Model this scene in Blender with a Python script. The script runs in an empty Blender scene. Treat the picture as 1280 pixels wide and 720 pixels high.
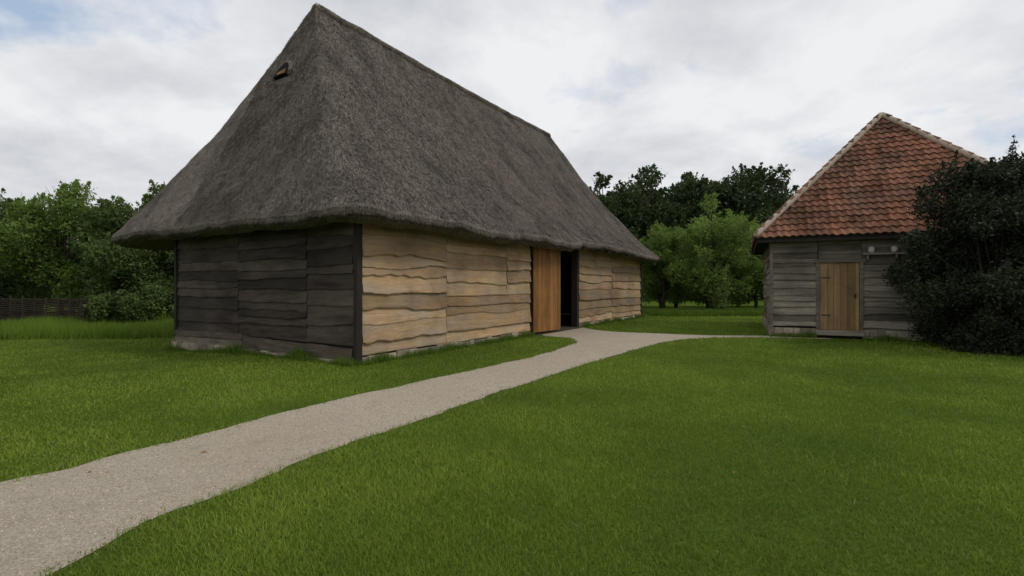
import bpy, bmesh, math, random
import numpy as np
from mathutils import Vector, noise, Matrix
random.seed(7); np.random.seed(7)
scene=bpy.context.scene
scene.view_settings.view_transform='Standard'; scene.view_settings.look='None'; scene.view_settings.exposure=0

# ------------------------------------------------------------ helpers
def link(o,parent=None):
    scene.collection.objects.link(o)
    if parent: o.parent=parent
    return o
def empty(name,loc=(0,0,0),rz=0):
    e=bpy.data.objects.new(name,None); e.location=loc; e.rotation_euler=(0,0,rz); e.empty_display_size=.3
    return link(e)
class MB:
    def __init__(s): s.v=[];s.f=[];s.t=[]
    def add(s,vs,fs,t=.5):
        b=len(s.v); s.v+= [tuple(x) for x in vs]; s.f+=[tuple(b+i for i in f) for f in fs]
        s.t+= ([t]*len(vs) if not hasattr(t,'__len__') else list(t))
    def box(s,x0,x1,y0,y1,z0,z1,t=.5):
        s.add([(x0,y0,z0),(x1,y0,z0),(x1,y1,z0),(x0,y1,z0),(x0,y0,z1),(x1,y0,z1),(x1,y1,z1),(x0,y1,z1)],
              [(0,3,2,1),(4,5,6,7),(0,1,5,4),(1,2,6,5),(2,3,7,6),(3,0,4,7)],t)
    def tube(s,pts,rad,n=8,t=.5,cap=True):
        m=len(pts); vs=[];fs=[]
        for i,p in enumerate(pts):
            p=Vector(p); d=(Vector(pts[min(i+1,m-1)])-Vector(pts[max(i-1,0)])).normalized()
            a=d.orthogonal().normalized() if abs(d.z)>.9 else d.cross(Vector((0,0,1))).normalized()
            c=d.cross(a)
            for k in range(n):
                th=2*math.pi*k/n
                vs.append(p+(a*math.cos(th)+c*math.sin(th))*rad[i])
        for i in range(m-1):
            for k in range(n):
                k2=(k+1)%n; fs.append((i*n+k,i*n+k2,(i+1)*n+k2,(i+1)*n+k))
        if cap:
            fs.append(tuple(range(n))[::-1]); fs.append(tuple((m-1)*n+k for k in range(n)))
        s.add(vs,fs,t)
    def obj(s,name,mat,parent=None,smooth=False,loc=None,rot=None,bevel=0):
        me=bpy.data.meshes.new(name); me.from_pydata(s.v,[],s.f)
        a=me.attributes.new('tint','FLOAT','POINT'); a.data.foreach_set('value',np.array(s.t,dtype=np.float32))
        if smooth: me.polygons.foreach_set('use_smooth',[True]*len(me.polygons))
        me.materials.append(mat); me.update()
        o=link(bpy.data.objects.new(name,me),parent)
        if loc: o.location=loc
        if rot: o.rotation_euler=rot
        if bevel:
            m=o.modifiers.new('bev','BEVEL'); m.width=bevel; m.segments=2
        return o
def np_mesh(name,V,k,tint,mat,parent=None):
    n=len(V)//k
    me=bpy.data.meshes.new(name)
    me.vertices.add(len(V)); me.vertices.foreach_set('co',V.astype(np.float32).ravel())
    me.loops.add(len(V)); me.loops.foreach_set('vertex_index',np.arange(len(V),dtype=np.int32))
    me.polygons.add(n); me.polygons.foreach_set('loop_start',np.arange(0,n*k,k,dtype=np.int32))
    me.update(calc_edges=True)
    a=me.attributes.new('tint','FLOAT','POINT'); a.data.foreach_set('value',np.repeat(tint,k).astype(np.float32))
    me.materials.append(mat)
    return link(bpy.data.objects.new(name,me),parent)
def sm(x): x=np.clip(x,0,1); return x*x*(3-2*x)

# ------------------------------------------------------------ materials
class N:
    def __init__(s,nt): s.nt=nt
    def n(s,typ,**kw):
        x=s.nt.nodes.new(typ)
        for k,v in kw.items(): setattr(x,k,v)
        return x
    def l(s,a,b): s.nt.links.new(a,b)
    def math(s,op,a,b=None,clamp=False):
        m=s.nt.nodes.new('ShaderNodeMath'); m.operation=op; m.use_clamp=clamp
        for i,v in enumerate((a,b)):
            if v is None: continue
            if isinstance(v,(int,float)): m.inputs[i].default_value=v
            else: s.l(v,m.inputs[i])
        return m.outputs[0]
    def vmath(s,op,a,b):
        m=s.nt.nodes.new('ShaderNodeVectorMath'); m.operation=op
        for i,v in enumerate((a,b)):
            if isinstance(v,tuple): m.inputs[i].default_value=v
            else: s.l(v,m.inputs[i])
        return m.outputs[0]
    def mix(s,f,a,b,mode='MIX'):
        m=s.nt.nodes.new('ShaderNodeMix'); m.data_type='RGBA'; m.blend_type=mode
        for sock,v in ((m.inputs[0],f),(m.inputs[6],a),(m.inputs[7],b)):
            if isinstance(v,(int,float)): sock.default_value=v
            elif isinstance(v,tuple): sock.default_value=(v[0],v[1],v[2],1)
            else: s.l(v,sock)
        return m.outputs[2]
    def noise(s,vec,scale,detail=4,rough=.55,dist=0):
        x=s.n('ShaderNodeTexNoise'); x.inputs['Scale'].default_value=scale; x.inputs['Detail'].default_value=detail
        x.inputs['Roughness'].default_value=rough; x.inputs['Distortion'].default_value=dist
        if vec is not None: s.l(vec,x.inputs['Vector'])
        return x.outputs['Fac']
    def ramp(s,f,lo,hi,a=0,b=1):
        m=s.n('ShaderNodeMapRange'); s.l(f,m.inputs[0])
        for i,v in enumerate((lo,hi,a,b)): m.inputs[i+1].default_value=v
        return m.outputs[0]
def newmat(name):
    m=bpy.data.materials.new(name); m.use_nodes=True; nt=m.node_tree; nt.nodes.clear()
    h=N(nt); out=h.n('ShaderNodeOutputMaterial'); b=h.n('ShaderNodeBsdfPrincipled'); h.l(b.outputs[0],out.inputs[0])
    b.inputs['Specular IOR Level'].default_value=.2
    return m,h,b,out
def tint(h):
    a=h.n('ShaderNodeAttribute'); a.attribute_name='tint'; return a.outputs['Fac']
def fibre(name,c1,c2,dark,scale=(1,8,8),ns=4,tintamt=.4,bump=.3,rough=.85,stain=.4,stainscale=.7,bdist=.02,grey=None):
    m,h,b,out=newmat(name)
    tc=h.n('ShaderNodeTexCoord').outputs['Object']; t=tint(h)
    off=h.n('ShaderNodeCombineXYZ'); h.l(h.math('MULTIPLY',t,37.),off.inputs[0]); h.l(h.math('MULTIPLY',t,91.),off.inputs[2])
    v=h.vmath('ADD',tc,off.outputs[0]); v=h.vmath('MULTIPLY',v,scale)
    g=h.noise(v,ns,7,.62,.4); g2=h.noise(h.vmath('ADD',tc,(3,7,1)),stainscale,4,.6)
    g3=h.noise(v,ns*5,3,.6)
    c=h.mix(h.ramp(g,.3,.7),c1,c2)
    if grey:
        hs=h.noise(h.vmath('MULTIPLY',v,(1,.5,.5)),ns*.5,4,.6)
        c=h.mix(h.ramp(hs,.42,.66,0,.85),c,grey)
    c=h.mix(h.math('MULTIPLY',h.ramp(g2,.42,.72),stain),c,dark)
    c=h.mix(h.ramp(g3,.62,.75,0,.55),c,dark)
    k=h.ramp(t,0,1,1-tintamt,1+tintamt)
    kc=h.n('ShaderNodeCombineXYZ')
    for i in range(3): h.l(k,kc.inputs[i])
    c=h.mix(1.0,c,kc.outputs[0],'MULTIPLY')
    h.l(c,b.inputs['Base Color']); b.inputs['Roughness'].default_value=rough
    bp=h.n('ShaderNodeBump'); bp.inputs['Strength'].default_value=bump; bp.inputs['Distance'].default_value=bdist
    h.l(h.math('ADD',g,h.math('MULTIPLY',g3,.5)),bp.inputs['Height']); h.l(bp.outputs[0],b.inputs['Normal'])
    return m
def leafmat(name,dark,light,transl=.3):
    m,h,b,out=newmat(name)
    t=tint(h); tc=h.n('ShaderNodeTexCoord').outputs['Object']
    g=h.noise(tc,.8,2)
    f=h.math('ADD',h.math('MULTIPLY',t,.75),h.math('MULTIPLY',g,.35),True)
    c=h.mix(f,dark,light); h.l(c,b.inputs['Base Color']); b.inputs['Roughness'].default_value=.6
    tr=h.n('ShaderNodeBsdfTranslucent'); h.l(c,tr.inputs['Color'])
    mx=h.n('ShaderNodeMixShader'); mx.inputs[0].default_value=transl
    h.l(b.outputs[0],mx.inputs[1]); h.l(tr.outputs[0],mx.inputs[2]); h.l(mx.outputs[0],out.inputs[0])
    return m

M_new=fibre('raw_oak_boards',(.53,.36,.20),(.36,.225,.118),(.12,.085,.06),(.35,3,3),4,.32,.9,.8,.65,.8,.03,(.36,.29,.215))
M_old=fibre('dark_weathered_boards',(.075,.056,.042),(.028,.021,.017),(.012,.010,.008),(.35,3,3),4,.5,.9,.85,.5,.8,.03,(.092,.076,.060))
M_oldl=fibre('bleached_weathered_boards',(.20,.165,.12),(.08,.062,.047),(.02,.017,.014),(.35,3,3),4,.45,.8,.85,.5,.8,.03)
M_grey=fibre('silver_grey_boards',(.29,.255,.205),(.135,.115,.09),(.03,.025,.02),(.35,4,4),4,.5,.9,.85,.55,1.0,.03)
M_door=fibre('orange_door_boards',(.36,.18,.06),(.22,.10,.032),(.09,.045,.02),(3,3,.35),4,.25,.5,.7,.5,.9)
M_doorl=fibre('pale_door_boards',(.34,.22,.105),(.22,.14,.065),(.08,.055,.03),(3,3,.35),4,.25,.4,.75,.6,1.2)
M_post=fibre('dark_oak_post',(.05,.038,.03),(.025,.02,.016),(.012,.01,.01),(3,3,.4),4,.2,.5,.85)
M_iron=fibre('wrought_iron',(.03,.03,.03),(.02,.02,.02),(.05,.03,.02),(2,2,2),4,.1,.2,.5)
M_bark=fibre('bark',(.07,.055,.04),(.035,.027,.02),(.02,.02,.012),(4,4,.8),3,.2,.8,.9)
M_stone=fibre('plinth_stone',(.40,.35,.26),(.24,.205,.145),(.07,.07,.045),(2,2,3),3,.4,.6,.9,.6,1.5)
M_cream=fibre('lime_mortar',(.50,.42,.34),(.36,.29,.23),(.2,.15,.12),(3,3,3),4,.25,.6,.9,.5,2)
M_white=fibre('glazed_white',(.6,.6,.56),(.5,.5,.46),(.3,.3,.27),(2,2,2),3,.1,.1,.4)
M_tile=fibre('clay_pantile',(.25,.108,.060),(.17,.078,.05),(.085,.06,.045),(3,3,3),3,.45,.35,.9,.75,.9)
M_inner=fibre('near_black_timber',(.03,.024,.02),(.02,.016,.013),(.01,.01,.01),(1,1,3),3,.2,.3,.9)  # near-black timber for wall linings, interior posts and roof underlay
M_dirt=fibre('earth_floor',(.09,.075,.055),(.06,.05,.04),(.03,.03,.02),(1,1,1),5,.1,.5,.95)

def thatchmat(name='weathered_thatch'):
    m,h,b,out=newmat(name)
    tc=h.n('ShaderNodeTexCoord').outputs['Object']; t=tint(h)
    big=h.noise(tc,.45,5,.6); big2=h.noise(h.vmath('ADD',h.vmath('MULTIPLY',tc,(1,.5,.5)),(9,4,2)),1.1,6,.65); mid=h.noise(h.vmath('MULTIPLY',tc,(1,.45,.35)),4.5,5,.7); fine=h.noise(h.vmath('MULTIPLY',tc,(1,1,.4)),26,5,.8)
    c=h.mix(h.ramp(fine,.34,.64),(.052,.044,.039),(.33,.282,.24))
    c=h.mix(h.ramp(mid,.42,.7,0,.6),c,(.08,.068,.058))
    c=h.mix(h.ramp(big,.42,.72,0,.6),c,(.24,.20,.158))
    c=h.mix(h.ramp(big2,.47,.68,0,.65),c,(.062,.053,.046))
    kk=h.ramp(t,0,1,.38,1.72); kc=h.n('ShaderNodeCombineXYZ')
    for i in range(3): h.l(kk,kc.inputs[i])
    c=h.mix(1.0,c,kc.outputs[0],'MULTIPLY')
    h.l(c,b.inputs['Base Color']); b.inputs['Roughness'].default_value=.95; b.inputs['Specular IOR Level'].default_value=.1
    bp=h.n('ShaderNodeBump'); bp.inputs['Strength'].default_value=.9; bp.inputs['Distance'].default_value=.06
    h.l(h.math('ADD',fine,mid),bp.inputs['Height']); h.l(bp.outputs[0],b.inputs['Normal'])
    return m
M_thatch=thatchmat()

def groundmat():
    m,h,b,out=newmat('lawn_soil_and_turf')
    tc=h.n('ShaderNodeTexCoord').outputs['Object']
    a=h.noise(tc,.35,4,.6); c2=h.noise(tc,2.2,4,.6); f=h.noise(tc,45,4,.75)
    c=h.mix(h.ramp(a,.3,.7),(.095,.160,.016),(.15,.225,.026))
    c=h.mix(h.ramp(c2,.35,.7,0,.5),c,(.075,.13,.018))
    c=h.mix(h.ramp(f,.35,.7),h.mix(1.0,c,(.5,.5,.5),'MULTIPLY'),c)
    h.l(c,b.inputs['Base Color']); b.inputs['Roughness'].default_value=.95; b.inputs['Specular IOR Level'].default_value=.05
    bp=h.n('ShaderNodeBump'); bp.inputs['Strength'].default_value=.7; bp.inputs['Distance'].default_value=.04
    h.l(f,bp.inputs['Height']); h.l(bp.outputs[0],b.inputs['Normal'])
    return m
M_ground=groundmat()
def pathmat():
    m,h,b,out=newmat('crushed_shell_gravel')
    tc=h.n('ShaderNodeTexCoord').outputs['Object']
    a=h.noise(tc,.7,5,.6); a2=h.noise(tc,4,6,.7); f=h.noise(tc,75,4,.85); f2=h.noise(tc,28,4,.8)
    vo=h.n('ShaderNodeTexVoronoi'); vo.inputs['Scale'].default_value=45; h.l(tc,vo.inputs['Vector'])
    c=h.mix(h.ramp(f,.36,.64),(.20,.165,.12),(.68,.59,.465))
    c=h.mix(h.ramp(f2,.4,.62,0,.35),c,(.35,.29,.21))
    c=h.mix(h.ramp(vo.outputs['Distance'],.0,.4,.5,0),c,(.66,.58,.46))
    c=h.mix(h.ramp(a,.42,.7,0,.45),c,(.38,.315,.23))
    c=h.mix(h.ramp(a2,.52,.75,0,.55),c,(.27,.22,.155))
    h.l(c,b.inputs['Base Color']); b.inputs['Roughness'].default_value=.95
    bp=h.n('ShaderNodeBump'); bp.inputs['Strength'].default_value=.8; bp.inputs['Distance'].default_value=.015
    h.l(h.math('SUBTRACT',h.math('ADD',f,f2),vo.outputs['Distance']),bp.inputs['Height']); h.l(bp.outputs[0],b.inputs['Normal'])
    return m
M_path=pathmat()

# ------------------------------------------------------------ ground
def gh(x,y): return -0.2*sm((-x-5.)/5.)*sm((y-8.)/4.)
ax=np.concatenate([np.linspace(-700,-60,14)[:-1],np.linspace(-60,60,121),np.linspace(60,700,14)[1:]])
X,Y=np.meshgrid(ax,ax,indexing='ij'); Z=gh(X,Y); n=len(ax)
V=np.stack([X,Y,Z],-1).reshape(-1,3); F=[(i*n+j,(i+1)*n+j,(i+1)*n+j+1,i*n+j+1) for i in range(n-1) for j in range(n-1)]
me=bpy.data.meshes.new('ground'); me.from_pydata(V.tolist(),[],F); me.materials.append(M_ground)
me.polygons.foreach_set('use_smooth',[True]*len(me.polygons)); link(bpy.data.objects.new('ground',me))

outline=[(-9.5,-2.5),(-7.6,0.6),(-5.9,2.6),(-4.18,4.05),(-3.5,5.1),(-2.61,6.75),(-1.14,8.9),(.36,11.1),(1.45,13.2),(1.85,14.3),(1.75,15.4),(1.0,16.35),
 (2.6,19.4),(2.9,18.6),(3.6,17.5),(5.06,16.75),(6.4,16.2),(8.3,16.0),(9.6,15.35),(9.5,15.0),(8.2,15.45),(5.9,15.3),(4.3,14.1),(2.4,11.5),(.3,8.3),(-.9,6.24),(-1.74,4.91),(-2.18,3.98),(-2.46,3.35),(-2.6,2.74),(-3.1,1.6),(-4.6,-.2),(-6.5,-4)]
def catmull(P,step=.1):
    out=[];m=len(P)
    for i in range(m):
        p0,p1,p2,p3=[np.array(P[(i+k)%m]) for k in (-1,0,1,2)]
        L=np.linalg.norm(p2-p1); k=max(2,int(L/step))
        for j in range(k):
            t=j/k
            q=.5*((2*p1)+(-p0+p2)*t+(2*p0-5*p1+4*p2-p3)*t*t+(-p0+3*p1-3*p2+p3)*t**3)
            w=noise.noise(Vector((q[0]*1.6,q[1]*1.6,0)))*.05+noise.noise(Vector((q[0]*6,q[1]*6,3)))*.035
            out.append(q+np.array([w,-w]))
    return np.array(out)
PO=catmull(outline)
bm=bmesh.new(); vs=[bm.verts.new((p[0],p[1],.006)) for p in PO]; f=bm.faces.new(vs)
bmesh.ops.triangulate(bm,faces=bm.faces[:]); bmesh.ops.recalc_face_normals(bm,faces=bm.faces[:])
me=bpy.data.meshes.new('gravel_path'); bm.to_mesh(me); bm.free(); me.materials.append(M_path); link(bpy.data.objects.new('gravel_path',me))
def inpoly(x,y,P):
    r=np.zeros(len(x),bool); m=len(P)
    for i in range(m):
        x1,y1=P[i];x2,y2=P[(i+1)%m]
        c=((y1>y)!=(y2>y))
        if y1!=y2: r^= c&(x<(x2-x1)*(y-y1)/(y2-y1)+x1)
    return r
CB=(-3.18,10.2); AB=math.atan2(.847,.532)
CH=(8.39,16.0); AH=-math.radians(25)
def tolocal(x,y,C,A):
    dx=x-C[0];dy=y-C[1]; return dx*math.cos(A)+dy*math.sin(A), -dx*math.sin(A)+dy*math.cos(A)

M_grass=leafmat('grass_blades',(.088,.148,.017),(.255,.345,.046),.35)
M_dry=leafmat('dry_grass_blades',(.14,.15,.04),(.36,.33,.13),.3)
def blades(name,x,y,hgt,wid,t,mat,lean=.6):
    n=len(x); z=gh(x,y)
    an=np.random.rand(n)*2*math.pi; ux=np.cos(an)*wid; uy=np.sin(an)*wid
    la=np.random.rand(n)*2*math.pi; ll=np.random.rand(n)*lean*hgt
    V=np.empty((n,3,3)); V[:,0]=np.stack([x-ux,y-uy,z-.003],-1);V[:,1]=np.stack([x+ux,y+uy,z-.003],-1)
    V[:,2]=np.stack([x+np.cos(la)*ll,y+np.sin(la)*ll,z+hgt],-1)
    return np_mesh(name,V.reshape(-1,3),3,t,mat)
n=560000
d=np.exp(np.random.uniform(math.log(1.6),math.log(38),n)); th=np.random.uniform(-1.05,1.05,n)
gx=d*np.sin(th); gy=d*np.cos(th)
PS=PO[::3]
jx,jy=np.random.normal(0,.045,n),np.random.normal(0,.045,n)
ok=~inpoly(gx+jx,gy+jy,PS)
lx,ly=tolocal(gx,gy,CB,AB); ok&=~((lx>-.05)&(lx<18.6)&(ly>-.05)&(ly<7.6))
lx,ly=tolocal(gx,gy,CH,AH); ok&=~((lx>-.05)&(lx<7.1)&(ly>-.05)&(ly<7))
gx,gy,d=gx[ok],gy[ok],d[ok]; n=len(gx)
pn=np.array([noise.noise(Vector((a*.9,b*.9,0)))+1.1*noise.noise(Vector((a*.3,b*.3,9))) for a,b in zip(gx,gy)])
cl=np.array([noise.noise(Vector((a*3.5,b*3.5,2))) for a,b in zip(gx,gy)])
blades('lawn_grass',gx,gy,np.random.uniform(.016,.038,n)*np.clip(1+pn*.3+cl*.5,.4,2)+.0006*d,.0016+.00085*d,np.clip(np.random.rand(n)*.6+.2+pn*.55+cl*.25,0,1),M_grass,1.2)
dn=np.random.rand(n); nearp=inpoly(gx+np.random.normal(0,.2,n),gy+np.random.normal(0,.2,n),PS)
k=((nearp&(dn<.35))|(dn<.012)|((cl+pn>.7)&(dn<.10)))
blades('dry_grass',gx[k]+.01,gy[k]+.01,np.random.uniform(.012,.038,k.sum()),.0014+.0007*d[k],np.random.rand(k.sum()),M_dry,1.6)
M_tall=leafmat('tall_grass_blades',(.06,.12,.014),(.19,.29,.035),.3)
def wallfringe(C,A,x0,x1,y0,y1,n):
    a=np.random.uniform(x0,x1,n); b=np.random.uniform(y0,y1,n)
    return C[0]+a*math.cos(A)-b*math.sin(A), C[1]+a*math.sin(A)+b*math.cos(A)
fx=[];fy=[]
for (C,A,x0,x1,y0,y1,n) in ((CB,AB,-.1,7.0,-.30,-.07,5000),(CB,AB,11,18.8,-.25,-.07,3500),(CB,AB,-.35,-.1,-.2,7.6,6500),(CH,AH,-.1,1.2,-.25,-.09,900),(CH,AH,2.4,7.2,-.3,-.09,3500)):
    a,b=wallfringe(C,A,x0,x1,y0,y1,n); fx.append(a);fy.append(b)
fx=np.concatenate(fx);fy=np.concatenate(fy)
cl=np.array([noise.noise(Vector((a*1.6,b*1.6,5))) for a,b in zip(fx,fy)])
blades('wall_foot_grass',fx,fy,np.random.uniform(.06,.22,len(fx))*np.clip(.8+cl*1.3,.15,2),.006,np.random.rand(len(fx))*.6,M_tall,.5)
n=90000; a=np.random.uniform(-34,-9,n); b=np.random.uniform(16.2,23,n)+.12*(a+20)
lx,ly=tolocal(a,b,CB,AB); k=ly>8.6; a,b=a[k],b[k]
cl=np.array([noise.noise(Vector((p*.5,q*.5,5))) for p,q in zip(a,b)])
blades('meadow_grass',a,b,np.random.uniform(.15,.5,len(a))*(1+cl*.8),.013,np.clip(np.random.rand(len(a))*.6+.25+cl*.5,0,1),M_tall,.4)
n=30000; a=np.random.uniform(7.5,24,n); b=np.random.uniform(26.5,30,n)
blades('rough_grass',a,b,np.random.uniform(.1,.4,n),.016,np.random.rand(n)*.8,M_tall,.4)

# pebbles, fallen leaves
n=22000; d=np.exp(np.random.uniform(math.log(2.2),math.log(14),n)); th=np.random.uniform(-1.1,.5,n)
px=d*np.sin(th);py=d*np.cos(th); k=inpoly(px,py,PS); px,py,d=px[k],py[k],d[k]; n=len(px)
r=np.random.uniform(.002,.006,n)+.0006*d
base=np.array([(1,0,0),(0,1,0),(-1,0,0),(0,-1,0),(0,0,.8)])
an=np.random.rand(n)*6.28; tri=[(0,1,4),(1,2,4),(2,3,4),(3,0,4)]
Vs=np.empty((n,4,3,3))
for i,t3 in enumerate(tri):
    for j,q in enumerate(t3):
        bx,by,bz=base[q]; Vs[:,i,j,0]=px+r*(bx*np.cos(an)-by*np.sin(an));Vs[:,i,j,1]=py+r*(bx*np.sin(an)+by*np.cos(an));Vs[:,i,j,2]=.005+r*bz
M_peb=fibre('pebbles',(.52,.45,.35),(.37,.31,.235),(.15,.13,.10),(9,9,9),3,.7,.1)
np_mesh('path_pebbles',Vs.reshape(-1,3),3,np.repeat(np.random.rand(n),4),M_peb)
M_dead=leafmat('dead_leaf',(.14,.06,.02),(.38,.19,.05),.2)
pp=[(-2.95,4.75)]+[(random.uniform(-4.5,2),random.uniform(3,13)) for _ in range(45)]
V=[]
for i,(x,y) in enumerate(pp):
    a=random.uniform(0,6.28); s=.034 if i==0 else random.uniform(.012,.022); ca,sa=math.cos(a)*s,math.sin(a)*s; z=.03 if i else .014
    V+=[(x-ca,y-sa,z),(x+sa*.6,y-ca*.6,z+.01),(x+ca,y+sa,z+.004),(x-sa*.6,y+ca*.6,z+.012)]
np_mesh('fallen_leaves',np.array(V),4,np.random.rand(len(pp)),M_dead)

# ------------------------------------------------------------ plank walls
def plank_wall(name,cols,mat,parent,loc,rz,seed,hrow=.3,out=.07,wave=.035,step=.1):
    rnd=random.Random(seed); mb=MB()
    for ci,(xa,xb,za,zb) in enumerate(cols):
        zs=[za]
        while zs[-1]<zb-.12: zs.append(min(zb-.03,zs[-1]+hrow*rnd.uniform(.6,1.4)))
        nseg=max(2,int((xb-xa)/step)); sd=rnd.uniform(0,99)
        am=[(rnd.uniform(.3,1.7),rnd.uniform(.1,1.5)*rnd.choice((.4,1,1)),rnd.uniform(.35,.8),rnd.uniform(1.2,3.0),rnd.uniform(-.012,.012)) for _ in zs]
        def edge(k,x):
            if k==0: return zs[0]+.02*noise.noise(Vector((x,sd,0)))
            A=am[k]
            return zs[k]+wave*1.5*A[0]*noise.noise(Vector((x*A[2],k*9.1+sd,0)))+wave*.8*A[1]*noise.noise(Vector((x*A[3],k*5.3+sd,4)))+.018*noise.noise(Vector((x*7,k*3+sd,8)))+A[4]*(x-(xa+xb)/2)
        for k in range(len(zs)-1):
            vs=[];t=rnd.random(); tilt=rnd.uniform(-.016,.016); o=out*rnd.uniform(.6,1.2)
            g0=rnd.uniform(.002,.014);g1=rnd.uniform(.002,.014)
            for i in range(nseg+1):
                x=xa+g0+(xb-g1-xa-g0)*i/nseg; zl=edge(k,x); zu=edge(k+1,x)+.05
                w=.010*noise.noise(Vector((x*1.5,k*2.2+sd,2)))
                oo=o+tilt*(i/nseg-.5)+w
                vs+=[(x,0,zl+.012),(x,-oo,zl+.006),(x,-oo-.004,zl+.03),(x,-oo*.3-.002,max(zu,zl+.08))]
            fs=[]
            for i in range(nseg):
                a=i*4;b=a+4
                fs+=[(a,b,b+1,a+1),(a+1,b+1,b+2,a+2),(a+2,b+2,b+3,a+3)]
            fs+=[(0,1,2,3),tuple(nseg*4+q for q in (3,2,1,0))]
            mb.add(vs,fs,t)
    return mb.obj(name,mat,parent,loc=loc,rot=(0,0,rz))

# ------------------------------------------------------------ BARN
barn=empty('thatched_timber_barn',(CB[0],CB[1],0),AB)
L=18.5; Wd=7.5; HW=3.22
plank_wall('long_wall_boards',[(0.06,2.78,.16,HW),(2.78,5.6,1.35,HW),(2.78,7.02,.16,1.46),(5.6,7.02,1.35,HW),(10.82,14.4,.16,HW),(14.4,18.45,.16,HW)],M_new,barn,(0,0,0),0,3,.34,.08,.055)
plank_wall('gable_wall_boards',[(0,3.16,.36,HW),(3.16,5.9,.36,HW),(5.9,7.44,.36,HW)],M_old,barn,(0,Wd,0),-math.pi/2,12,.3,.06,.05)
plank_wall('gable_wall_bottom_boards',[(0,3.4,.02,.38),(3.4,7.44,.02,.40)],M_oldl,barn,(-.065,Wd,0),-math.pi/2,5,.2,.05,.03)
plank_wall('rear_wall_boards',[(0,6,.16,HW),(6,12,.16,HW),(12,18.5,.16,HW)],M_old,barn,(L,Wd,0),math.pi,6,.3)
plank_wall('far_end_boards',[(0,3.5,.16,HW),(3.5,7.5,.16,HW)],M_old,barn,(L,0,0),math.pi/2,8,.3)
mb=MB()
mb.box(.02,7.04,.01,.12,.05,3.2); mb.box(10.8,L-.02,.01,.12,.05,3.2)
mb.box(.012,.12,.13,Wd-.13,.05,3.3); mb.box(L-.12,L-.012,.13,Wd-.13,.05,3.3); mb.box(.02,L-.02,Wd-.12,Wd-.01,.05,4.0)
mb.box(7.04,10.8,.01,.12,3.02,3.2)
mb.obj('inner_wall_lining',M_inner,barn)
mb=MB(); mb.box(.13,L-.13,.125,Wd-.13,-.2,.03); mb.box(7.1,10.75,-.25,.122,-.2,.03); mb.obj('barn_floor',M_dirt,barn)
mb=MB()
for x in (1.5,5.2,8.9,12.6,16.3):
    for y in (2,5.6): mb.box(x-.12,x+.12,y-.12,y+.12,.03,4.5)
mb.obj('interior_posts',M_inner,barn)
mb=MB()
mb.box(-.1,.05,-.1,.0095,-.05,3.2,.3); mb.box(-.1,.011,Wd-.05,Wd+.07,-.25,3.6,.4); mb.box(L-.05,L+.09,-.09,.0095,0,3.2,.4)
mb.box(8.72,8.9,-.03,.2,.03,3.0,.6); mb.box(10.62,10.795,-.06,.2,.03,3.15,.8); mb.box(7.045,7.12,-.05,.2,.03,3.15,.6)
mb.obj('corner_and_door_posts',M_post,barn,bevel=.01)
mb=MB(); rnd=random.Random(4)
def stones(x0,x1,yf,depth,z0,z1,axis='x'):
    x=x0
    while x<x1-.05:
        w=min(rnd.uniform(.2,.42),x1-x)
        dz=rnd.uniform(-.025,.02);dy=rnd.uniform(-.02,.02)
        if axis=='x': mb.box(x+.004,x+w-.004,yf-dy,yf+depth,z0,z1+dz,rnd.random())
        else: mb.box(yf-dy,yf+depth,x+.004,x+w-.004,z0,z1+dz,rnd.random())
        x+=w
stones(-.02,7.04,-.07,.075,-.1,.15); stones(10.8,L,-.07,.075,-.1,.15)
stones(.0,Wd,-.18,.12,-.3,.07,'y')
mb.obj('stone_plinth',M_stone,barn,bevel=.012)
mb=MB(); x=0; rnd=random.Random(2)
while x<1.62:
    w=rnd.uniform(.2,.27); w=min(w,1.66-x); mb.box(x+.003,x+w-.003,-.045+rnd.uniform(-.004,.004),0,.0,2.92,rnd.random()); x+=w
for z in (.35,1.45,2.5): mb.box(.03,1.6,.001,.04,z,z+.16,.3)
mb.obj('door_leaf',M_door,barn,loc=(7.08,-.10,.09),rot=(0,0,-math.radians(5)),bevel=.004)

# thatch roof
ex0,ex1,ey0,ey1=-.85,19.9,-.85,10.4; EZ=3.0; HR=7.0; hn,hf=3.35,2.4
NL,NS,NP=170,92,64
def ringpts(p,ins=0):
    x0=ex0+hn*p+ins; x1=ex1-hf*p-ins; yc=(ey0+ey1)/2; hy=max((ey1-ey0)/2*(1-p)-ins,0.0)
    y0,y1=yc-hy,yc+hy; pts=[]
    for i in range(NL): pts.append((x0+(x1-x0)*i/NL,y0))
    for i in range(NS): pts.append((x1,y0+(y1-y0)*i/NS))
    for i in range(NL): pts.append((x1-(x1-x0)*i/NL,y1))
    for i in range(NS): pts.append((x0,y1-(y1-y0)*i/NS))
    P=np.array(pts); Q=np.zeros_like(P); ws=0; K=9
    for k in range(-K,K+1):
        w=1-abs(k)/(K+1); Q+=np.roll(P,k,0)*w; ws+=w
    return Q/ws
def zof(p): return EZ+HR*(.72*p+.28*p*p)
def sag(a,p): return .10*math.sin(math.pi*min(max((a-3)/15,0),1))*p
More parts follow.
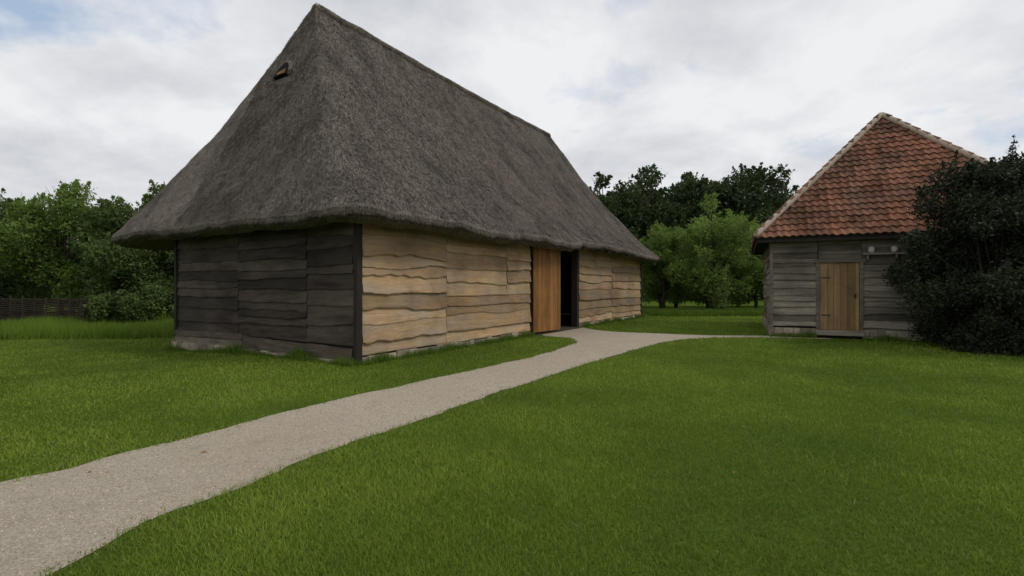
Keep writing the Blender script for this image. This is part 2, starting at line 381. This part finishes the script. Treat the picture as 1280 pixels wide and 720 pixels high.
def build_thatch():
    rows=[]
    R=2*(NL+NS)
    for p in (.62,.3,.12,.05):
        q=ringpts(p,.12); rows.append([(a,b,zof(p)-.42) for a,b in q])
    q=ringpts(0,.26); rows.append([(a,b,EZ-.02) for a,b in q])
    q=ringpts(0,.10); rows.append([(a,b,EZ-.06+.04*noise.noise(Vector((a*3,b*3,0)))) for a,b in q])
    q=ringpts(0,.02); rows.append([(a,b,EZ-.02+.04*noise.noise(Vector((a*3,b*3,0)))) for a,b in q])
    q=ringpts(0.004,.0); rows.append([(a,b,EZ+.07) for a,b in q])
    start=len(rows)
    for j in range(1,NP+1):
        p=j/NP; q=ringpts(min(p,.985)); z=zof(p)+.10-(.10*max(0,(p-.93)/.07)**2)
        rows.append([(a,b,z) for a,b in q])
    V=[]
    for ri,row in enumerate(rows):
        p=max(0,(ri-start+1)/NP)
        for (a,b,z) in row:
            nz=.08*noise.noise(Vector((a*.5,b*.5,z*.5)))+.05*noise.noise(Vector((a*1.6,b*1.6,z*1.2)))+.025*noise.noise(Vector((a*6,b*6,z*6)))
            z+=nz
            if b<3:
                n1=float(sm((a-9.2)/.35))*(1-float(sm((a-12)/5))); z+=.13*n1*max(0,1-p*8)
            z-=sag(a,p)
            V.append((a,b,z))
    F=[]
    for j in range(len(rows)-1):
        for i in range(R):
            i2=(i+1)%R; F.append((j*R+i,j*R+i2,(j+1)*R+i2,(j+1)*R+i))
    me=bpy.data.meshes.new('thatch_roof'); me.from_pydata(V,[],F)
    a=me.attributes.new('tint','FLOAT','POINT'); a.data.foreach_set('value',[.5]*len(V))
    me.polygons.foreach_set('use_smooth',[True]*len(F)); me.materials.append(M_thatch); me.update()
    bm=bmesh.new(); bm.from_mesh(me); bmesh.ops.remove_doubles(bm,verts=bm.verts,dist=.0005); bmesh.ops.recalc_face_normals(bm,faces=bm.faces); bm.to_mesh(me); bm.free()
    link(bpy.data.objects.new('thatch_roof',me),barn)
    return np.array(V).reshape(len(rows),R,3),start
G,start=build_thatch()
ti=G[start:,:,:].reshape(-1,3); tgt=np.array([1.44,4.78]); hitk=np.argmin((ti[:,0]-tgt[0])**2+(ti[:,1]-tgt[1])**2+(ti[:,1]>9)*9)
hx,hyc,hz=ti[hitk]; ph=.70; sl=math.atan2(HR*(.72+.56*ph),hn)
def hipframe(u,v,o):
    return (hx+math.cos(sl)*v-math.sin(sl)*o, hyc-u, hz+math.sin(sl)*v+math.cos(sl)*o)
HC=np.array(hipframe(0,.2,.03))
def stubble(n):
    j=start+np.random.rand(n)*(NP-1.01)
    R=G.shape[1]; i=np.random.rand(n)*R
    ji=j.astype(int); ii=i.astype(int); fj=(j-ji)[:,None]; fi=(i-ii)[:,None]; i2=(ii+1)%R
    a=G[ji,ii];b=G[ji,i2];c=G[ji+1,ii];d=G[ji+1,i2]
    P=(a*(1-fi)+b*fi)*(1-fj)+(c*(1-fi)+d*fi)*fj
    down=a-c; down/= (np.linalg.norm(down,axis=1)[:,None]+1e-6)
    al=b-a; L_=np.linalg.norm(al,axis=1)[:,None]; al/=(L_+1e-6)
    nr=np.cross(al,-down); s=np.sign(nr[:,2:3]); nr*=np.where(s==0,1,s)
    keep=(np.random.rand(n)<np.clip(L_[:,0]/.12,.05,1))&((P[:,1]<6)|(np.random.rand(n)<.25))
    keep&=np.linalg.norm(P-HC,axis=1)>.40
    P,down,al,nr=P[keep],down[keep],al[keep],nr[keep]; n=len(P)
    ln=np.random.uniform(.05,.15,(n,1)); w=np.random.uniform(.005,.012,(n,1))
    side=al*np.random.uniform(-.4,.4,(n,1))
    tip=P+(down+side)*ln+nr*np.random.uniform(.010,.045,(n,1))
    V=np.stack([P-al*w,P+al*w,tip],1)
    np_mesh('thatch_straw_ends',V.reshape(-1,3),3,np.clip(np.random.normal(.5,.33,n),0,1),M_thatch,barn)
stubble(400000)
R=G.shape[1]; n=30000; i=np.random.rand(n)*R; ii=i.astype(int); fi=(i-ii)[:,None]; i2=(ii+1)%R
rw=np.random.choice([5,6,7],n); a=G[rw,ii];b=G[rw,i2]; P=a*(1-fi)+b*fi; al=b-a; al/=np.linalg.norm(al,axis=1)[:,None]+1e-6
tip=P+np.stack([np.random.normal(0,.02,n),np.random.normal(0,.02,n),-np.random.uniform(.01,.07,n)],-1)
V=np.stack([P-al*.008,P+al*.008,tip],1)
np_mesh('eave_straw_fringe',V.reshape(-1,3),3,np.random.rand(n)*.5,M_thatch,barn)
mb=MB(); pts=[];yc=(ey0+ey1)/2
for k in range(90):
    x=ex0+hn-.02+(ex1-hf-ex0-hn)*k/89
    pts.append((x,yc+.02*noise.noise(Vector((x,0,0))),EZ+HR-.07-sag(x,1)+.04*noise.noise(Vector((x*1.3,4,0)))))
mb.tube(pts,[.10]+[.16]*88+[.10],10,.62); mb.obj('ridge_roll',M_thatch,barn,smooth=True)
n=9000; f=np.random.rand(n)*88; fi=f.astype(int); PT=np.array(pts); P=PT[fi]+(PT[fi+1]-PT[fi])*(f-fi)[:,None]
an=np.random.uniform(-.3,math.pi+.3,n); P=P+np.stack([0*an,np.cos(an)*.15,np.sin(an)*.15],-1)
tip=P+np.stack([np.random.normal(0,.03,n),np.cos(an)*.06,np.sin(an)*.04-.03],-1); dx=np.zeros((n,3)); dx[:,0]=.009
np_mesh('ridge_straw',np.stack([P-dx,P+dx,tip],1).reshape(-1,3),3,np.random.rand(n)*.8+.2,M_thatch,barn)
# owl hole
m=20
mb=MB(); vs=[hipframe(0,-.02,.10)]
for k in range(m+1):
    th=math.pi*k/m; vs.append(hipframe(.33*math.cos(th),-.02+.50*math.sin(th),.10))
vs+=[hipframe(-.33,-.02,.0),hipframe(.33,-.02,.0)]
mb.add(vs,[(0,k,k+1) for k in range(1,m+1)]+[(0,1,m+3),(0,m+3,m+2),(0,m+2,m+1)])
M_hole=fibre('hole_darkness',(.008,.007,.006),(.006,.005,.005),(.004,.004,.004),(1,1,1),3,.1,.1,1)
mb.obj('owl_hole_dark_panel',M_hole,barn)  # closed near-black panel proud of the thatch; its colour paints the hole's shade
mb=MB(); mb.tube([hipframe(.35*math.cos(math.pi*k/m),-.06+.54*math.sin(math.pi*k/m),.05) for k in range(m+1)],[.02]+[.065]*(m-1)+[.02],8,.4); mb.obj('owl_hole_thatch_hood',M_thatch,barn,smooth=True)
mb=MB(); a=[hipframe(u,v,o) for u,v,o in ((-.14,.0,.125),(.2,.0,.125),(.2,.15,.125),(-.14,.10,.125),(-.14,.0,.105),(.2,.0,.105),(.2,.15,.105),(-.14,.10,.105))]
mb.add(a,[(0,1,2,3),(7,6,5,4),(0,4,5,1),(1,5,6,2),(2,6,7,3),(3,7,4,0)],.1); mb.obj('owl_hole_sill',M_door,barn)
mb=MB()
for k in range(24):
    x=.3+k*.8; mb.tube([(x,-.66,EZ+.0),(x,.0,EZ+.2)],[.035,.045],6)
for k in range(12):
    y=-.2+k*.8; mb.tube([(-.66,y,EZ+.0),(.0,y,EZ+.25)],[.035,.045],6)
mb.obj('rafter_ends',M_post,barn)

# ------------------------------------------------------------ HOUSE
house=empty('tiled_timber_outbuilding',(CH[0],CH[1],0),AH)
HL,HD=7.0,6.0; HZ=3.1
plank_wall('front_wall_boards',[(0.0,1.26,.34,HZ),(2.38,4.3,.2,HZ),(4.3,7,.2,HZ),(1.26,2.38,2.42,HZ)],M_grey,house,(0,0,0),0,21,.2,.065,.026)
plank_wall('left_wall_boards',[(0,3,.34,HZ),(3,6,.34,HZ)],M_grey,house,(0,HD,0),-math.pi/2,23,.2,.05,.02)
plank_wall('right_wall_boards',[(0,3,.3,HZ),(3,6,.3,HZ)],M_grey,house,(HL,0,0),math.pi/2,25,.2,.05,.014)
plank_wall('back_wall_boards',[(0,3.5,.3,HZ),(3.5,7,.3,HZ)],M_grey,house,(HL,HD,0),math.pi,27,.2,.05,.014)
mb=MB(); mb.box(.01,HL-.01,.01,.12,.0,HZ); mb.box(.01,.12,.13,HD-.13,0,HZ); mb.box(HL-.12,HL-.01,.13,HD-.13,0,HZ); mb.box(.01,HL-.01,HD-.12,HD-.01,0,HZ)
mb.obj('wall_lining',M_inner,house)
mb=MB(); rnd=random.Random(9)
def st2(x0,x1):
    for r_ in range(2):
        x=x0-(.1 if r_ else 0)
        while x<x1-.04:
            w=min(rnd.uniform(.18,.3),x1-x); xx=max(x,x0); mb.box(xx+.004,x+w-.004,-.085-rnd.uniform(0,.012),-.003,-.1+.2*r_,.09+.2*r_,rnd.random()); x+=w
st2(-.03,1.22); st2(2.4,HL)
for y in np.arange(0,HD,.3): mb.box(-.08,-.002,y+.005,y+.295,-.1,.29,rnd.random())
mb.obj('brick_plinth',M_stone,house,bevel=.01)
mb=MB(); x=1.31
while x<2.32:
    w=min(rnd.uniform(.16,.24),2.33-x); mb.box(x+.003,x+w-.003,-.05+rnd.uniform(-.004,.004),-.001,.27,2.32,rnd.random()); x+=w
mb.obj('plank_door',M_doorl,house,bevel=.004)
mb=MB(); mb.box(1.21,1.305,-.09,.0,.1,2.42,.3); mb.box(2.335,2.43,-.09,.0,.1,2.42,.3); mb.box(1.15,2.5,-.1,.0,2.33,2.43,.2); mb.box(1.2,2.44,-.16,0,.1,.26,.9)
mb.box(-.07,.03,-.07,.0,.3,HZ,.5)
mb.obj('door_frame',M_grey,house,bevel=.006)
mb=MB(); mb.box(1.34,1.6,-.062,-.052,.7,.73);mb.box(1.34,1.6,-.062,-.052,1.85,1.88); mb.box(2.2,2.25,-.085,-.052,1.25,1.37); mb.obj('door_ironwork',M_iron,house)
mb=MB(); mb.box(2.4,3.45,-.2,-.06,2.54,2.6,.8); mb.box(2.5,2.55,-.17,-.06,2.4,2.54,.5); mb.box(3.2,3.25,-.17,-.06,2.4,2.54,.5); mb.obj('wall_shelf',M_grey,house,bevel=.004)
mb=MB()
for x in (2.62,3.18): mb.tube([(x,-.13,2.601),(x,-.13,2.64),(x,-.13,2.75),(x,-.13,2.78)],[.05,.085,.09,.06],12)
mb.obj('earthenware_pots',M_white,house)
ov=.5; zx=3.13; AX=(3.5,2.95,7.5)
cor=[(-ov,-ov),(HL+ov,-ov),(HL+ov,HD+.4),(-ov,HD+.4)]
def tileface(mb,A,B,apex):
    A=Vector(A);B=Vector(B);apex=Vector(apex); e=(B-A); LN=e.length; e.normalize()
    foot=A+e*((apex-A).dot(e)); up=(apex-foot); H=up.length; up.normalize(); nr=e.cross(up).normalized(); pxp=(apex-A).dot(e)
    pitch=.21; crs=.255; step=pitch/6; rows=int(H/crs)+1
    for r_ in range(rows):
        v0=r_*crs; v1=min((r_+1)*crs+.02,H)
        if v0>=H-.03: break
        xl0,xr0=pxp*v0/H,LN-(LN-pxp)*v0/H; xl1,xr1=pxp*v1/H,LN-(LN-pxp)*v1/H
        k0=int(xl0/pitch)-1; k1=int(xr0/pitch)+2
        for k in range(k0,k1):
            t=min(1,max(0,random.gauss(.5,.22)+.5*noise.noise(Vector((k*.25,r_*.3,A.x))))); jo=random.uniform(-.008,.010); jv=random.uniform(-.012,.012); vs=[];fs=[]
            if (k+1)*pitch<xl0 or k*pitch>xr0: continue
            for q in range(7):
                x=k*pitch+q*step; w=.026*math.cos(2*math.pi*(q/6))+jo
                xa=min(max(x,xl0),xr0); xb=min(max(x,xl1),xr1)
                vs.append(A+e*xa+up*(v0+jv)+nr*(w+.02)); vs.append(A+e*xa+up*(v0+jv)+nr*(w+.052)); vs.append(A+e*xb+up*v1+nr*(w+.005))
            for q in range(6):
                a=q*3;b=a+3; fs+=[(a,b,b+1,a+1),(a+1,b+1,b+2,a+2)]
            mb.add(vs,fs,t)
mb=MB()
for k in range(4):
    a=cor[k];b=cor[(k+1)%4]; tileface(mb,(a[0],a[1],zx),(b[0],b[1],zx),AX)
mb.obj('pantile_roof',M_tile,house)
mb=MB(); c3=[(c[0],c[1],zx-.03) for c in cor]+[(AX[0],AX[1],AX[2]-.05)]
mb.add(c3,[(0,1,4),(1,2,4),(2,3,4),(3,0,4),(3,2,1,0)]); mb.obj('roof_underlay',M_inner,house)
mb=MB()
for a,b in ((0,1),(1,2),(3,2),(0,3)):
    p=cor[a];q=cor[b]; x0,x1=min(p[0],q[0]),max(p[0],q[0]); y0,y1=min(p[1],q[1]),max(p[1],q[1])
    if x1-x0>1: mb.box(x0+.05,x1-.05,y0+.04 if y0<0 else y0-.09,y0+.09 if y0<0 else y0-.04,zx-.14,zx-.035,.5)
    else: mb.box(x0+.04 if x0<0 else x0-.09,x0+.09 if x0<0 else x0-.04,y0+.095,y1-.095,zx-.14,zx-.035,.5)
mb.obj('eaves_board',M_post,house)
mh=MB(); mm=MB()
for c in cor:
    P0=Vector((c[0],c[1],zx+.06)); P1=Vector((AX[0],AX[1],AX[2]+.06)); Ln=(P1-P0).length; m=int(Ln/.36)
    mm.tube([P0.lerp(P1,k/60)+Vector((0,0,.012*noise.noise(Vector((k*.9,c[0],c[1]))))) for k in range(61)],[.095+.02*noise.noise(Vector((k*1.3,c[0],7))) for k in range(61)],10,.6)
    for k in range(m):
        a=P0.lerp(P1,k/m+.0); b=P0.lerp(P1,(k+.93)/m)
        mh.tube([a+Vector((0,0,.045)),b+Vector((0,0,.03))],[.085,.065],10,random.random())
mh.obj('hip_tiles',M_tile,house); mm.obj('hip_mortar',M_cream,house,smooth=True)

# ------------------------------------------------------------ TREES
ML_will=leafmat('willow_leaves',(.055,.10,.022),(.26,.38,.08),.4)
ML_green=leafmat('tree_leaves',(.040,.075,.024),(.175,.25,.07),.35)
ML_dark=leafmat('dark_tree_leaves',(.020,.036,.014),(.08,.122,.04),.28)
ML_far=leafmat('far_tree_leaves',(.035,.055,.028),(.10,.14,.065),.28)
ML_bush=leafmat('shrub_leaves',(.010,.018,.009),(.050,.064,.030),.15)
def leaves(name,C,R,n,size,mat,parent,seed,asp=.45,shell=.55,sprays=0,squash=.85):
    rs=np.random.RandomState(seed)
    C=np.array(C);R=np.array(R); w=R**2; w=w/w.sum(); k=rs.choice(len(C),n,p=w)
    dv=rs.normal(size=(n,3)); dv/=np.linalg.norm(dv,axis=1)[:,None]
    rr=(shell+(1-shell)*rs.rand(n)**.7)*(1+.16*rs.normal(size=n))
    lump=1+.26*np.sin(dv[:,0]*7+k*1.7)*np.sin(dv[:,1]*6+k)*np.sin(dv[:,2]*7+k*.6)
    P=C[k]+dv*(R[k]*rr*lump)[:,None]*np.array([1,1,squash])
    lt=rs.rand(len(C))
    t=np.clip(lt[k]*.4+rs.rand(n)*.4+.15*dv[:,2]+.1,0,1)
    if sprays:
        SP=[];ST=[]
        for s in range(sprays):
            q=rs.randint(len(C)); v=rs.normal(size=3); v[2]=abs(v[2])+.6; v/=np.linalg.norm(v)
            ln=R[q]*rs.uniform(.35,.8); m=34; f=rs.rand(m)[:,None]
            SP.append(C[q]+v*R[q]*.8+v*ln*f+rs.normal(size=(m,3))*size*.9*(1.15-f)); ST.append(np.full(m,rs.rand()*.6+.2))
        P=np.concatenate([P]+SP); t=np.concatenate([t]+ST); n=len(P)
    P[:,2]=np.maximum(P[:,2],.05)
    a=rs.normal(size=(n,3)); a/=np.linalg.norm(a,axis=1)[:,None]; b=np.cross(a,rs.normal(size=(n,3))); b/=np.linalg.norm(b,axis=1)[:,None]
    s=size*rs.uniform(.6,1.3,(n,1)); V=np.stack([P-a*s,P+b*s*asp,P+a*s,P-b*s*asp],1)
    return np_mesh(name,V.reshape(-1,3),4,t,mat,parent)
def tree(name,x,y,h,r,mat,seed,n=9000,size=.13,base=.25,nl=16,trunks=1,asp=.45,sprays=30,squash=.9,shell=.5):
    rs=random.Random(seed); e=empty(name,(x,y,float(gh(x,y)))); C=[];R=[]
    zc=h*(base+1)/2; rz=h*(1-base)/2
    for k in range(nl):
        while True:
            p=Vector((rs.uniform(-1,1),rs.uniform(-1,1),rs.uniform(-1,1)))
            if .3<p.length<.98: break
        lr=r*rs.uniform(.20,.42)*(1-.25*max(0,p.z))
        C.append((p.x*(r-lr*.6),p.y*(r-lr*.6),zc+p.z*(rz-lr*.5))); R.append(lr)
    mb=MB()
    for tk in range(trunks):
        ox=rs.uniform(-.3,.3)*(trunks>1); oy=rs.uniform(-.3,.3)*(trunks>1); tr=.024*h/(trunks**.5)
        top=Vector((ox*4,oy*4,h*.72)); pts=[Vector((ox,oy,-.2)).lerp(top,q/6)+Vector((rs.uniform(-.06,.06)*h*.12,rs.uniform(-.06,.06)*h*.12,0)) for q in range(7)]
        mb.tube(pts,[tr*(1.25-q/6) for q in range(7)],8)
    for c in C:
        s=Vector((0,0,min(h*.3,max(.15*h,c[2]*.6)))); c=Vector(c); mid=s.lerp(c,.5)+Vector((0,0,-.06*h*rs.random()))
        mb.tube([s,mid,c],[tr*.5,tr*.3,tr*.08],6)
        for q in range(3):
            d=Vector((rs.uniform(-1,1),rs.uniform(-1,1),rs.uniform(-.2,1))).normalized()*r*.35; mb.tube([mid.lerp(c,.6),c+d],[tr*.15,tr*.04],5)
    mb.obj('trunk_and_limbs',M_bark,e,smooth=True)
    leaves('foliage',C,R,n,size,mat,e,seed,asp=asp,sprays=sprays,squash=squash,shell=shell)
    return e
for i,(x,y,h,r) in enumerate([(9.6,31,5.6,2.0),(12.3,30,6.9,2.5),(15.4,31.5,5.6,2.2),(11,34,6.3,2.4),(18.5,33,5.6,2.4),(14.0,35,6.2,2.4)]):
    tree('willow_tree',x,y,h,r,ML_will,40+i,n=14000,size=.115,base=.04,nl=30,trunks=2,asp=.3,sprays=140)
for i,(x,y,h,r) in enumerate([(9.5,52,13,3.6),(14.5,55,15.0,4.8),(20.5,57,14.6,4.8),(26.5,55,15.6,5.2),(33,58,14,5.0),(39,56,13,4.8),(24,63,15,5),(17.5,61,13.5,5)]):
    tree('broadleaf_tree',x,y,h,r,ML_dark,70+i,n=19000,size=.19,base=.10,nl=44,sprays=160,asp=.55)
for i,(x,y,h,r) in enumerate([(-25.5,25,6.4,2.7),(-22.2,24.5,7.3,2.4),(-19.2,24.5,6.0,2.2),(-20.5,29,7.8,2.5),(-17.4,25.5,7.4,1.9),(-29,29,7.2,3),(-13.5,28,6.8,2.4),(-32,27,5.8,3)]):
    tree('willow_tree' if i%2 else 'field_maple_tree',x,y,h,r,ML_green if i not in (1,3) else ML_will,100+i,n=19000,size=.095,base=.06,nl=34,trunks=2,sprays=180,asp=.38)
for i,(x,y,h,r) in enumerate([(-16.6,22.6,2.2,1.2),(-18.6,22.4,1.5,1.1),(-14.6,23.4,2.4,1.3)]):
    tree('hazel_bush',x,y,h,r,ML_green,150+i,n=8000,size=.075,base=.0,nl=18,trunks=2,sprays=90,asp=.5)
rs=np.random.RandomState(3); C=[];R=[]
for k in range(300):
    th=rs.uniform(-1.6,1.6); d_=rs.uniform(70,88); hh=rs.uniform(4,11)*(1.15 if th>0 else .75)
    for q in range(4):
        rr=rs.uniform(1.2,2.8); C.append((d_*math.sin(th)+rs.normal()*2,d_*math.cos(th)+rs.normal()*2,max(rr*.8,hh*(q+.6)/4))); R.append(rr)
leaves('distant_trees',C,R,130000,.38,ML_far,None,5,asp=.7,shell=.45)
C=[];R=[]
for k in range(90):
    x=-52+k*.55+rs.normal()*.3
    C.append((x,32+rs.normal()*1.2,rs.uniform(.6,3.6))); R.append(rs.uniform(.7,1.5))
for k in range(70):
    x=8+k*.5+rs.normal()*.3; C.append((x,39+rs.normal()*1.2,rs.uniform(.8,3.0))); R.append(rs.uniform(.7,1.5))
leaves('hedgerow',C,R,60000,.14,ML_green,None,9,asp=.6,shell=.45)
def shrub(x,y,seed,k_=1.0):
    e=empty('elder_shrub',(x,y,0)); rs=random.Random(seed); C=[];R=[]
    for k in range(95):
        z=rs.uniform(.15,4.4)*k_; prof=2.1*math.sin(math.pi*min(1,(z/k_+1.3)/6.2))**.75
        a=rs.uniform(0,6.28); q=prof*rs.uniform(.2,1)
        C.append((q*math.cos(a),q*math.sin(a),z)); R.append(rs.uniform(.25,.58))
    mb=MB()
    for k in range(6):
        a=k*1.05; mb.tube([(.1*math.cos(a),.1*math.sin(a),-.1),(.25*math.cos(a),.25*math.sin(a),1.2),(.5*math.cos(a),.5*math.sin(a),3.0*k_)],[.05,.035,.012],7)
    for c in C[::3]: mb.tube([(0,0,max(.2,c[2]*.5)),c],[.022,.005],5)
    tips=[(.35,-.1,5.25*k_),(.1,.2,4.8*k_),(-.55,.1,4.7*k_),(.8,.2,4.8*k_)]
    for t_ in tips: mb.tube([(t_[0]*.5,t_[1]*.5,3.2*k_),t_],[.02,.004],5)
    mb.obj('stems',M_post,e,smooth=True)
    leaves('foliage',C,R,72000,.046,ML_bush,e,6,asp=.5,shell=.25,sprays=420)
    C2=[];R2=[]
    for t_ in tips:
        for k in range(12):
            f=k/11; C2.append((t_[0]*(.7+.3*f),t_[1]*(.7+.3*f),3.7*k_+(t_[2]-3.7*k_)*f)); R2.append(.3*(1-f)+.06)
    leaves('leader_foliage',C2,R2,6500,.04,ML_bush,e,8,asp=.45,shell=.1)
shrub(11.9,12.2,5)
shrub(14.6,11.6,8,.85)
# ------------------------------------------------------------ left background shed and wattle fence
shed=empty('thatched_shed',(-34,30,0),math.radians(40))
mb=MB(); mb.box(-4,4,-2.5,2.5,-.3,2.3); mb.obj('shed_walls',M_old,shed)
mb=MB(); prof=[(-3.1,2.0),(-1.5,4.1),(0,6.0),(1.5,4.1),(3.1,2.0)]
vs=[(sx*(4.5-(z-2)*.35),y,z) for sx in (-1,1) for y,z in prof]
mb.add(vs,[(i,i+1,i+6,i+5) for i in range(4)]+[(0,5,9,4),(4,3,2,1,0),(5,6,7,8,9)]); mb.obj('shed_thatch',M_thatch,shed)
fence=empty('wattle_fence',(-27.5,21.6,-.2),math.radians(2)); mb=MB()
for k in range(19):
    mb.tube([(k*.5,0,0),(k*.5+random.uniform(-.03,.03),0,1.35+random.uniform(-.06,.10))],[.035,.03],6,random.random())
mb.obj('stakes',M_bark,fence)
mb=MB()
for r_ in range(26):
    z=.06+r_*.047
    mb.tube([(q*.25,.04*math.sin(math.pi*(q*.5+r_)) ,z+random.uniform(-.012,.012)) for q in range(37)],[.021]*37,5,random.random())
mb.obj('woven_rods',M_bark,fence,smooth=True)

# ------------------------------------------------------------ sky, sun, camera
w=bpy.data.worlds.new('World'); scene.world=w; w.use_nodes=True; nt=w.node_tree; nt.nodes.clear(); h=N(nt)
out=h.n('ShaderNodeOutputWorld'); bg=h.n('ShaderNodeBackground'); bg.inputs['Strength'].default_value=.1; h.l(bg.outputs[0],out.inputs[0])
elev=math.radians(48); az=math.radians(112)
sky=h.n('ShaderNodeTexSky'); sky.sky_type='NISHITA'; sky.sun_disc=False; sky.sun_elevation=elev; sky.sun_rotation=az
tc=h.n('ShaderNodeTexCoord').outputs['Generated']; sp=h.n('ShaderNodeSeparateXYZ'); h.l(tc,sp.inputs[0])
zz=h.math('ADD',h.math('MAXIMUM',sp.outputs[2],0.0),.30)
cb=h.n('ShaderNodeCombineXYZ'); h.l(h.math('DIVIDE',sp.outputs[0],zz),cb.inputs[0]); h.l(h.math('DIVIDE',sp.outputs[1],zz),cb.inputs[1]); cb.inputs[2].default_value=4.3
cov=h.noise(cb.outputs[0],1.7,8,.55,.2); lum=h.noise(h.vmath('ADD',cb.outputs[0],(5,2,0)),1.9,8,.58,.2)
cloud=h.mix(h.ramp(lum,.34,.60),(5.9,6.1,6.5),(8.6,8.7,8.9))
blue=h.mix(.6,sky.outputs[0],(5.4,6.7,8.5))
c=h.mix(h.ramp(cov,.30,.42),blue,cloud)
h.l(c,bg.inputs['Color'])
sl_=bpy.data.lights.new('sun','SUN'); sl_.energy=1.1; sl_.angle=math.radians(14); sl_.color=(1,.95,.87)
so=link(bpy.data.objects.new('sun',sl_)); dirv=Vector((math.sin(az)*math.cos(elev),math.cos(az)*math.cos(elev),math.sin(elev)))
so.rotation_euler=(-dirv).to_track_quat('-Z','Y').to_euler(); so.location=dirv*60
cam=bpy.data.cameras.new('camera'); cam.sensor_width=36; cam.lens=36*620/1280; cam.clip_end=3000; cam.clip_start=.05
co=link(bpy.data.objects.new('camera',cam)); co.location=(0,0,1.6); co.rotation_euler=(math.radians(90),0,0); cam.shift_y=-2/1280
scene.camera=co
